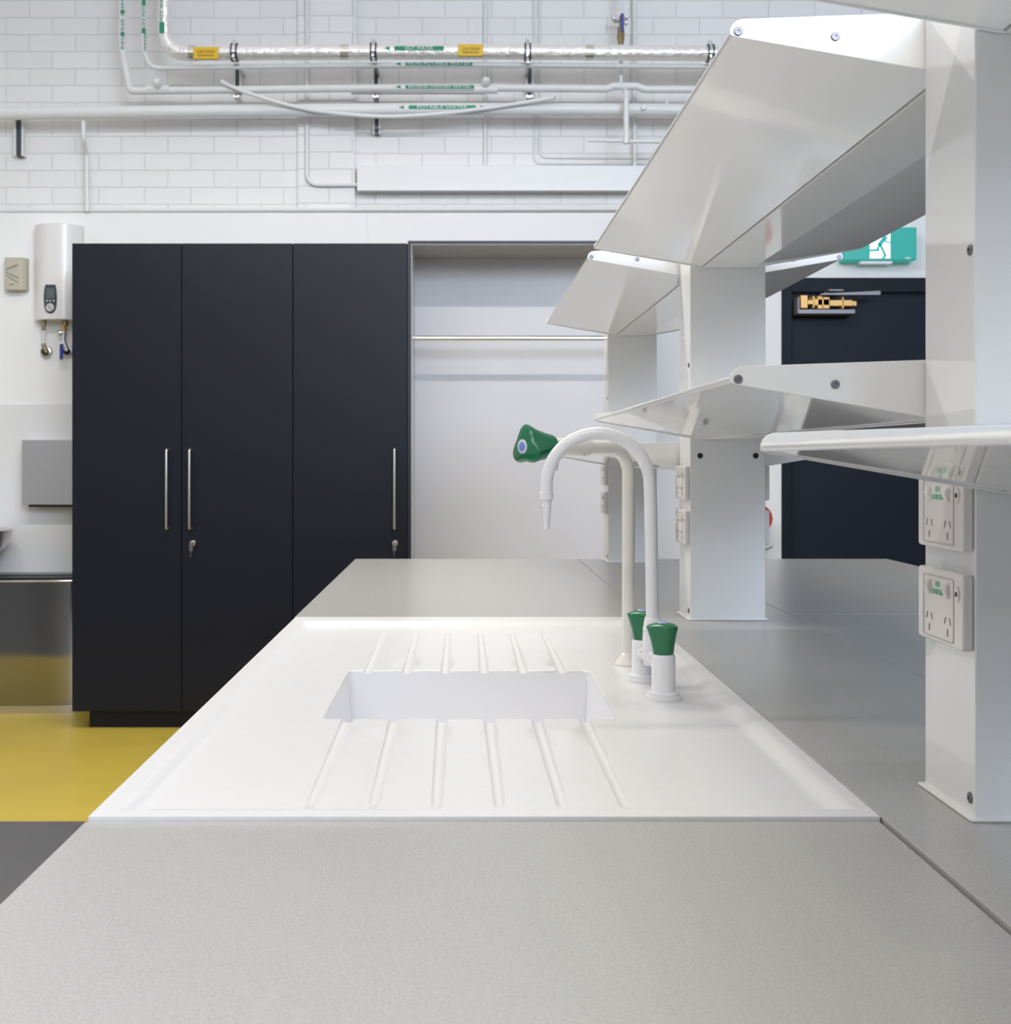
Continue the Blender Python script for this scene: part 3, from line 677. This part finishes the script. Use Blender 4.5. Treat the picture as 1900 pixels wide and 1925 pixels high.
cy0 = 6.185
dc = thing('door_closer', 'golden door closer body with silver arm at the top of the dark door', 'door closer', (W(1555, 570, 6.2).x, LY + .03, W(1555, 590, 6.2).z))
cm = MB()
for (x0, x1, y0, y1) in ((1505, 1518, 555, 579), (1518, 1530, 564, 572), (1528, 1531, 556, 579), (1537, 1546, 556, 580), (1531, 1560, 562, 574), (1547, 1559, 558, 580), (1560, 1603, 564, 575), (1583, 1586, 558, 580), (1603, 1610, 566, 575)):
    a_, b_ = ep(x0, y0, cy0), ep(x1, y1, cy0); cm.box(a_[0], b_[0], cy0, LY + .03, b_[1], a_[1])
cm.build('closer_body', M['brassclose'], dc, bevel=.002)
a_, b_ = ep(1499.5, 580, cy0), ep(1607, 590, cy0); cv = MB().box(a_[0], b_[0], cy0 - .004, LY + .03, b_[1], a_[1] - .004)
a2, b2 = ep(1499, 560, cy0), ep(1502.5, 590, cy0); cv.box(a2[0], b2[0], cy0 - .004, LY + .03, b2[1], a2[1]); cv.build('cover_tray', M['coverclear'], dc, bevel=.003)
am = MB(); a_, b_ = ep(1539, 551, cy0), ep(1650, 556, cy0); am.prism([(a_[0], b_[1]), (a_[0], b_[1] + .008), (b_[0], a_[1] + .008), (b_[0] + .006, a_[1] - .002), (b_[0], b_[1] - .0)], cy0 - .03, cy0 - .022, 'y')
a_, b_ = ep(1556, 545, cy0), ep(1583, 548, cy0); am.box(a_[0], b_[0], cy0 - .022, LY, b_[1], a_[1]); a_ = ep(1546, 553, cy0); am.box(a_[0], a_[0] + .03, cy0 - .025, LY + .03, a_[1] - .006, a_[1] + .004)
am.build('closer_arm', M['coverclear'], dc, bevel=.0015)

rc = W(1424.5, 975, 6.12)
ru = thing('wall_alarm_unit', 'small red rimmed white wall unit beside the dark door, mostly behind middle post', 'wall unit', (rc.x, LY, rc.z - .14))
MB().box(rc.x - .085, rc.x + .060, 6.15, LY, rc.z - .135, rc.z + .02).build('backing_box', M['white'], ru, bevel=.006)
MB().lathe([(.060, 0), (.072, 0), (.072, .035), (.060, .035)], (rc.x, 6.15, rc.z), (0, -1, 0), 40).build('rim', M['red'], ru)
MB().lathe([(.060, 0), (.060, .030), (.055, .034), (.02, .036)], (rc.x, 6.15, rc.z), (0, -1, 0), 32).build('face_disc', M['white'], ru)
MB().tube([W(1430, 1036, 6.12), W(1451, 1028, 6.12)], .0045, 8).tube([W(1451, 1028, 6.12), W(1451, 1028, 6.20)], .0035, 8).tube([W(1430, 1036, 6.12), W(1430, 1030, 6.17), W(1430, 1010, 6.18)], .0045, 8).build('lever', M['screw'], ru)

# ------------------------------------------------------------------ services on the brick wall
def pl(px, py, y): return W(px, py, y)
def label_strip(parent, px0, px1, pyc, y, r, name='label', m='labelgreen', ang=38, arrows=(1, 0), hpx=None):
    """a strip wrapped on the front of a horizontal pipe of radius r whose axis is at depth y"""
    x0, x1 = pl(px0, 0, y - r).x, pl(px1, 0, y - r).x; zc_ = None
    return x0, x1
def pipe_label(parent, body, px0, px1, py, yax, r, zoff, tx0, tx1, arrows='l', h=.022):
    yf = yax - r; s_ = yf / F
    X = lambda px: (px - CX) * s_
    zc_ = EYE + (CY - py) * s_
    zax = parent['axis_z']
    n = 10; a_mid = math.asin(max(-1, min(1, (zc_ - zax) / (r + .001)))); da = h / 2 / r
    def patch(x0, x1, rr=.0008):
        vs = []; 
        for x in (x0, x1):
            for i in range(n + 1):
                a = a_mid - da + 2 * da * i / n
                vs.append((x, yax - math.cos(a) * (r + rr), zax + math.sin(a) * (r + rr)))
        return vs, [(i, i + 1, n + 2 + i, n + 1 + i) for i in range(n)]
    b = MB(); b.add(*patch(X(px0), X(px1)))
    # arrow heads at the ends
    def arrow(xa, xb):
        vs = []; rr = .0008
        for i in range(n + 1):
            a = a_mid - da + 2 * da * i / n
            t_ = 1 - abs(2 * i / n - 1)
            for x in ((xb, xb + (xa - xb) * t_)): vs.append((x, yax - math.cos(a) * (r + rr), zax + math.sin(a) * (r + rr)))
        b.add(vs, [(2 * i, 2 * i + 1, 2 * i + 3, 2 * i + 2) for i in range(n)])
    if 'l' in arrows: arrow(X(px0 - 19), X(px0 - 9))
    if 'r' in arrows: arrow(X(px1 + 19), X(px1 + 9))
    lb = b.build('label', M['labelgreen'], parent, smooth=False)
    text('lettering', body, h * 1.15, M['labelwhite'], lb, ((X(tx0) + X(tx1)) / 2, yax - (r + .003), zc_), width=X(tx1) - X(tx0), depth=.0005)
    return lb
def pipe_thing(name, label, cat, path, r, m='pipe', bend=.05, seg=20, part='pipe_run'):
    pts = bent(path, bend) if len(path) > 2 else [Vector(p) for p in path]
    o = thing(name, label, cat, path[0]); MB().tube(pts, r, seg).build(part, M[m], o)
    o['axis_z'] = Vector(path[-1]).z
    return o
# hot water: foil lagged
YA, RA = 6.03, .0365
A = pipe_thing('insulated_pipe', 'silver foil wrapped hot water pipe bending down from top left', 'pipe', [pl(309, -260, YA), pl(309, 100, YA), pl(700, 97.5, YA), pl(900, 97.2, YA), pl(1340, 100.5, YA), pl(1560, 102, YA)], RA, 'foil', .10, 28, 'foil_lagging')
A['axis_z'] = pl(790, 97.4, YA).z
pipe_label(A, 'HOT WATER', 741, 834, 90.5, YA, RA, 0, 762, 814, 'l', .023)
xa = pl(308, 0, YA - RA).x
v = MB().box(pl(300, 0, YA - RA).x, pl(309, 0, YA - RA).x, YA - RA - .004, YA - RA + .012, pl(0, 62, YA - RA).z, pl(0, 42, YA - RA).z); v.build('label', M['labelgreen'], A)
text('lettering', 'HOT WATER', .022, M['labelgreen'], A, (pl(303.5, 0, YA - RA).x, YA - RA - .001, pl(0, 10, YA - RA).z), rot=PI / 2, width=.17)
for (x0, x1, y0, y1) in ((363, 410, 88, 110.5), (861, 908, 83, 105)):
    yy = YA - RA - .006; p0, p1 = pl(x0, y1, yy), pl(x1, y0, yy)
    tg = MB().box(p0.x, p1.x, yy - .001, yy + .014, p0.z, p1.z).build('caution_tag', M['tag'], A, bevel=.003)
    text('lettering', 'CAUTION', .020, M['taglabel'], tg, ((p0.x + p1.x) / 2, yy - .0018, p0.z + .64 * (p1.z - p0.z) - .003), width=.085)
    ln = MB(); ln.box(p0.x + .02, p1.x - .02, yy - .0016, yy - .0008, p0.z + .012, p0.z + .0145).box(p0.x + .02, p1.x - .02, yy - .0016, yy - .0008, p0.z + .018, p0.z + .0205); ln.build('small_print', M['taglabel'], tg)
for px, py in ((356, 99.8), (640, 97.9), (1100, 98.8)): MB().tube([pl(px, py, YA), pl(px + 15, py, YA)], RA + .0015, 28).build('foil_tape', M['foilband'], A)
# non potable
YB_, RB = 6.075, .0120
B = pipe_thing('water_pipe', 'thin white pipe just below the foil pipe, labelled non potable water', 'pipe', [pl(270, -260, YB_), pl(270, 92, YB_), pl(281, 128, YB_), pl(700, 122.8, YB_), pl(900, 121.6, YB_), pl(1340, 125.5, YB_), pl(1560, 127, YB_)], RB, bend=.06)
B['axis_z'] = pl(820, 122.1, YB_).z
pipe_label(B, 'NON POTABLE WATER', 762, 888, 119.8, YB_, RB, 0, 766, 884, 'l', .0180)
def vert_label(parent, body, px, py0, py1, y, w_):
    p0, p1 = pl(px, py1, y), pl(px, py0, y); m_ = (p0.z + p1.z) / 2
    text('lettering', body, w_, M['labelgreen'], parent, (p0.x, y - .0012, m_), rot=PI / 2, width=p1.z - p0.z)
vert_label(B, 'NON POTABLE WATER', 270, -60, 62, YB_ - RB, .021)
p_ = MB()
for py in (5, 58): q = pl(270, py, YB_ - RB); p_.box(q.x - .009, q.x + .009, q.y - .002, q.y + .004, q.z - .012, q.z + .012)
p_.build('label', M['labelgreen'], B)
vert_label(B, 'WATER', 272.5, 62, 97, YB_ - RB, .019)
# reverse osmosis
YC, RC = 6.11, .0185
Cc = pipe_thing('water_pipe', 'white pipe labelled reverse osmosis water, second below the foil pipe', 'pipe', [pl(230, -260, YC), pl(229, 90, YC), pl(245, 171, YC), pl(700, 165.6, YC), pl(900, 164.8, YC), pl(1140, 167, YC), pl(1152, 162, YC), pl(1196, 162, YC), pl(1212, 168, YC), pl(1560, 168, YC)], RC, bend=.022)
Cc['axis_z'] = pl(820, 165.1, YC).z
pipe_label(Cc, 'REVERSE OSMOSIS WATER', 762, 891, 163.2, YC, RC, 0, 768, 884, 'l', .0175)
vert_label(Cc, 'REVERSE OSMOSIS WATER', 230, -90, 92, YC - RC, .019)
p_ = MB()
for py in (22, 64): q = pl(230, py, YC - RC); p_.box(q.x - .009, q.x + .009, q.y - .002, q.y + .006, q.z - .008, q.z + .008)
p_.build('label', M['labelgreen'], Cc)
for px in (297, 913):
    q = pl(px, 159 if px < 500 else 156, YC - .02); MB().lathe([(.001, .055), (.014, .052), (.0215, .04), (.024, .025), (.021, .008), (.016, 0)], q + Vector((0, .02, -.01)), (0, -.9, .45), 24).build('capped_branch', M['pipe'], Cc)
    MB().tube([pl(px - 22, 168, YC), pl(px + 22, 168, YC)], RC + .003, 20).build('joint_sleeve', M['pipe'], Cc)
MB().tube([pl(820 - 160, 175.5, YC + .06), pl(820 + 90, 175.5, YC + .06)], .006, 10).build('support_rod', M['pipe'], Cc)
# potable
YD, RD = 6.15, .0315
D = pipe_thing('water_pipe', 'thickest white pipe, labelled potable water, running the whole wall', 'pipe', [pl(-160, 216, YD), pl(-150, 216, YD), pl(420, 208.5, YD), pl(820, 205, YD), pl(1280, 207, YD), pl(1560, 208, YD)][1:], RD, bend=3.0, seg=28)
D['axis_z'] = pl(820, 205, YD).z
pipe_label(D, 'POTABLE WATER', 768, 894, 201.5, YD, RD, 0, 784, 878, 'lr', .0185)
q = pl(1209, 203, YD - RD); MB().lathe([(.014, 0), (.014, .01), (.010, .014)], q, (0, -1, 0), 20).build('test_cap', M['pipe'], D)
MB().tube([pl(1253, 202, YD), pl(1253, 185, YD)], .0065, 10).build('air_stub', M['pipe'], D)
# drooping hose
YE = 6.081; cp_ = [(414, 152), (440, 165), (500, 186), (570, 204), (640, 214), (720, 219), (800, 216), (880, 208), (960, 197), (1042, 183.5)]
E = thing('plastic_hose', 'loose white hose sagging across the pipes between two cut ends', 'hose', pl(*cp_[0], YE))
def catmull(P_, n=6):
    P_ = [Vector(p) for p in P_]; P_ = [P_[0] * 2 - P_[1]] + P_ + [P_[-1] * 2 - P_[-2]]; out = []
    for i in range(1, len(P_) - 2):
        a, b, c, d_ = P_[i - 1:i + 3]
        for k in range(n):
            t_ = k / n; out.append(.5 * ((2 * b) + (c - a) * t_ + (2 * a - 5 * b + 4 * c - d_) * t_ ** 2 + (3 * b - a - 3 * c + d_) * t_ ** 3))
    return out + [P_[-2]]
hp_ = catmull([pl(x, y, YE + .026 * sm((y - 185) / 15)) for x, y in cp_]); MB().tube(hp_, .0105, 16).build('hose_run', M['pipe'], E)
for a, b in ((hp_[1], hp_[0]), (hp_[-2], hp_[-1])):
    dd = (b - a).normalized(); MB().lathe([(.0082, 0), (.0082, .003)], b, dd, 14).build('open_end', M['black'], E)
# branch downwards from the potable pipe
pipe_thing('drop_pipe', 'white drop pipe below the potable water pipe, above the water heater', 'pipe', [pl(157, 216, YD + .02), pl(157, 262, YD + .02), pl(163, 290, YD + .10), pl(164, 398, 6.235)], .0115, bend=.03)
# conduits
GY = YF - .030 - .012
pipe_thing('conduit', 'white conduit running down the pier and bending right into the trunking', 'conduit', [pl(577, -260, GY), pl(577, 347.5, GY), pl(676, 347.5, GY)], .0105, bend=.055)
pipe_thing('conduit', 'long white conduit along the top of the white plaster lining', 'conduit', [pl(-120, 396.5, 6.262), pl(1500, 392, 6.262)], .0110)
pipe_thing('conduit', 'white vertical conduit left of the two thin ones, meeting the trunking', 'conduit', [pl(912, -260, 6.288), pl(912, 312, 6.288)], .0100)
pipe_thing('conduit', 'outer thin vertical conduit turning right below the potable water pipe', 'conduit', [pl(1003, -260, 6.2942), pl(1003, 307, 6.2942), pl(1420, 309, 6.2942)], .0055, bend=.035)
pipe_thing('conduit', 'inner thin vertical conduit turning right below the potable water pipe', 'conduit', [pl(1014, -260, 6.2942), pl(1014, 296, 6.2942), pl(1420, 298.5, 6.2942)], .0055, bend=.035)
pipe_thing('conduit', 'white vertical conduit right of the blue lever valve', 'conduit', [pl(1192, -260, 6.272), pl(1193, 318, 6.272)], .0115)
tag(MB().box(pl(665, 0, 6.29).x, pl(671, 0, 6.29).x, 6.262, 6.30, LT + .5, ZC - .9).build('pier_conduit', M['pipe'], at=pl(668, 250, 6.29)), 'pale conduit strip on the right edge of the brick pier', 'conduit')
tk = thing('cable_trunking', 'white rectangular cable trunking box on the brick wall above the wardrobe', 'trunking', pl(670, 357, 6.22))
p0, p1 = pl(671, 357, 6.225), pl(1480, 311, 6.225)
MB().box(p0.x, p1.x, 6.225, 6.30, p0.z, p1.z).build('trunking_body', M['pipe'], tk, bevel=.003)
MB().box(p0.x, p1.x, 6.221, 6.226, p0.z - .004, p0.z + .006).build('lid_edge', M['splash'], tk)
# branch with blue valve
V = thing('valve_pipe', 'white branch pipe with brass valve and blue lever, right of the brackets', 'valve', pl(1168, 128, 6.16))
VY = 6.16
MB().tube([pl(1168, -260, VY), pl(1168, 30, VY)], .0095, 14).tube([pl(1167, 78, VY), pl(1167, 164, VY)], .0095, 14).build('riser', M['pipe'], V)
MB().tube([pl(1168, 30, VY), pl(1168, 56, VY)], .011, 14).tube([pl(1167, 52, VY), pl(1167, 58, VY), pl(1166.5, 70, VY), pl(1167, 84, VY)], [.017, .0175, .020, .013], 8).build('valve_body', M['oldbrass'], V)
q0, q1 = pl(1166.5, 58, VY - .03), pl(1172.5, 25.5, VY - .03)
MB().box(q0.x, q1.x, VY - .034, VY - .028, q0.z, q1.z).box(q0.x + .004, q1.x - .004, VY - .03, VY, q0.z + .002, q0.z + .014).build('lever', M['bluelever'], V, bevel=.002)
bb = MB(); 
for (px, py) in ((1153, 37), (1176, 45), (1177, 34)): bb.lathe([(.010, 0), (.010, .02), (.006, .024)], pl(px, py, VY + .05), (0, -1, 0), 10)
bb.tube([pl(1153, 40, VY + .06), pl(1177, 40, VY + .06)], .009, 10); bb.build('pipe_clip', M['steel'], V)
T_ = thing('branch_pipe', 'white tee branch hanging before the potable water pipe', 'pipe', pl(1177, 266, 6.06))
MB().tube(bent([pl(1174, 170, 6.12), pl(1177, 176, 6.06), pl(1177, 268, 6.06)], .02, 6), .0138, 18).build('drop_leg', M['pipe'], T_)
MB().tube([pl(1182, 266, 6.075), pl(1420, 266, 6.075)], .0095, 14).build('right_arm', M['pipe'], T_)
MB().tube([pl(1105, 264.5, 6.075), pl(1172, 264.5, 6.075)], [.006, .0095], 14).build('left_arm', M['pipe'], T_)
MB().tube([pl(1177, 258, 6.06), pl(1177, 270, 6.06)], .0165, 16).build('tee_fitting', M['pipe'], T_)
# channel brackets
def bracket(px, label, ring=True, py0=126, py1=172, pyb=186):
    y1 = YF if not (548 < px < 680) else YF
    base = pl(px + 5, py1, 6.2)
    t = thing('pipe_bracket', label, 'bracket', base, 'steel channel brackets holding the wall pipes')
    wd = 18 if px < 100 else 15
    x0, x1 = pl(px, 0, 6.245).x, pl(px + wd, 0, 6.245).x; z0, z1 = pl(0, py1, 6.245).z, pl(0, py0, 6.245).z
    MB().box(x0, x0 + .010, 6.250, YF, z0, z1).box(x1 - .010, x1, 6.250, YF, z0, z1).build('channel', M['pipe'], t)
    MB().box(x0 + .010, x1 - .010, 6.262, YF, z0, z1).build('channel_back', M['darkmetal'], t)
    if ring:
        xr = pl(px + 1, 0, YA).x; zr = pl(0, 98.8 if px < 600 else 97.5 if px < 900 else 98.2 if px < 1200 else 100.5, YA).z
        MB().lathe([(RA + .001, 0), (RA + .009, 0), (RA + .009, .008), (RA + .001, .008)], (xr - .010, YA, zr), (1, 0, 0), 32).lathe([(RA + .001, 0), (RA + .009, 0), (RA + .009, .008), (RA + .001, .008)], (xr + .014, YA, zr), (1, 0, 0), 32).build('clamp_band', M['darkmetal'], t)
        MB().lathe([(RA + .0005, 0), (RA + .005, 0), (RA + .005, .016), (RA + .0005, .016)], (xr - .002, YA, zr), (1, 0, 0), 32).build('clamp_liner', M['chrome'], t)
        MB().tube([(xr, YA, zr + RA + .005), (xr, YA, zr + RA + .030)], .005, 8).tube([(xr + .011, YA - .004, zr + RA + .005), (xr + .011, YA - .004, zr + RA + .024)], .005, 8).build('bolt', M['chrome'], t)
        MB().lathe([(.009, 0), (.009, .014), (.004, .017)], (xr + .004, YA - RA + .005, zr - RA + .006), (0, -1, -.3), 6).build('bolt', M['chrome'], t)
        MB().box(xr + .002, xr + .022, YA, 6.262, zr - RA - .016, zr - RA - .004).build('arm', M['steel'], t)
    if pyb:
        q = pl(px + 6, pyb - 4, 6.13)
        MB().lathe([(.008, 0), (.008, .012)], q + Vector((-.008, 0, 0)), (0, -1, 0), 6).lathe([(.008, 0), (.008, .012)], q + Vector((.012, 0, 0)), (0, -1, 0), 6).box(q.x - .012, q.x + .016, 6.13, 6.262, q.z - .005, q.z + .005).build('lower_clip', M['steel'], t)
    return t
bracket(438, 'channel bracket clamping the foil pipe, nearest its bend')
bracket(699, 'channel bracket clamping the foil pipe beside the hot water label')
bracket(988, 'channel bracket clamping the foil pipe at the thin vertical conduits')
bracket(1331, 'channel bracket clamping the foil pipe at the white shelf corner', pyb=0)
bracket(700, 'short channel bracket under the potable water label', False, 205, 250, 0)
bracket(25, 'short channel bracket under the thick white pipe at far left', False, 214, 292, 0)
for k_ in (1,): pass

# ------------------------------------------------------------------ camera and view
cam = bpy.data.cameras.new('camera'); co = bpy.data.objects.new('camera', cam); C.objects.link(co)
co.location = (0, 0, EYE); co.rotation_euler = (PI / 2, 0, 0)
cam.sensor_width = 36; cam.sensor_fit = 'AUTO'; cam.lens = F / 1925 * 36
cam.shift_x = (950 - CX) / 1925; cam.shift_y = (CY - 962.5) / 1925
cam.clip_start = .02
cam.dof.use_dof = True; cam.dof.focus_distance = 1.75; cam.dof.aperture_fstop = 15
sc = bpy.context.scene; sc.camera = co
w = bpy.data.worlds.new('daylight'); sc.world = w; w.use_nodes = True
w.node_tree.nodes['Background'].inputs['Color'].default_value = (.62, .76, 1, 1); w.node_tree.nodes['Background'].inputs['Strength'].default_value = 1.5
sc.view_settings.view_transform = 'Standard'; sc.view_settings.look = 'None'; sc.view_settings.gamma = 1; sc.view_settings.exposure = 0.1
sc.view_settings.use_curve_mapping = False
for o in sc.objects:
    if 'axis_z' in o.keys(): del o['axis_z']
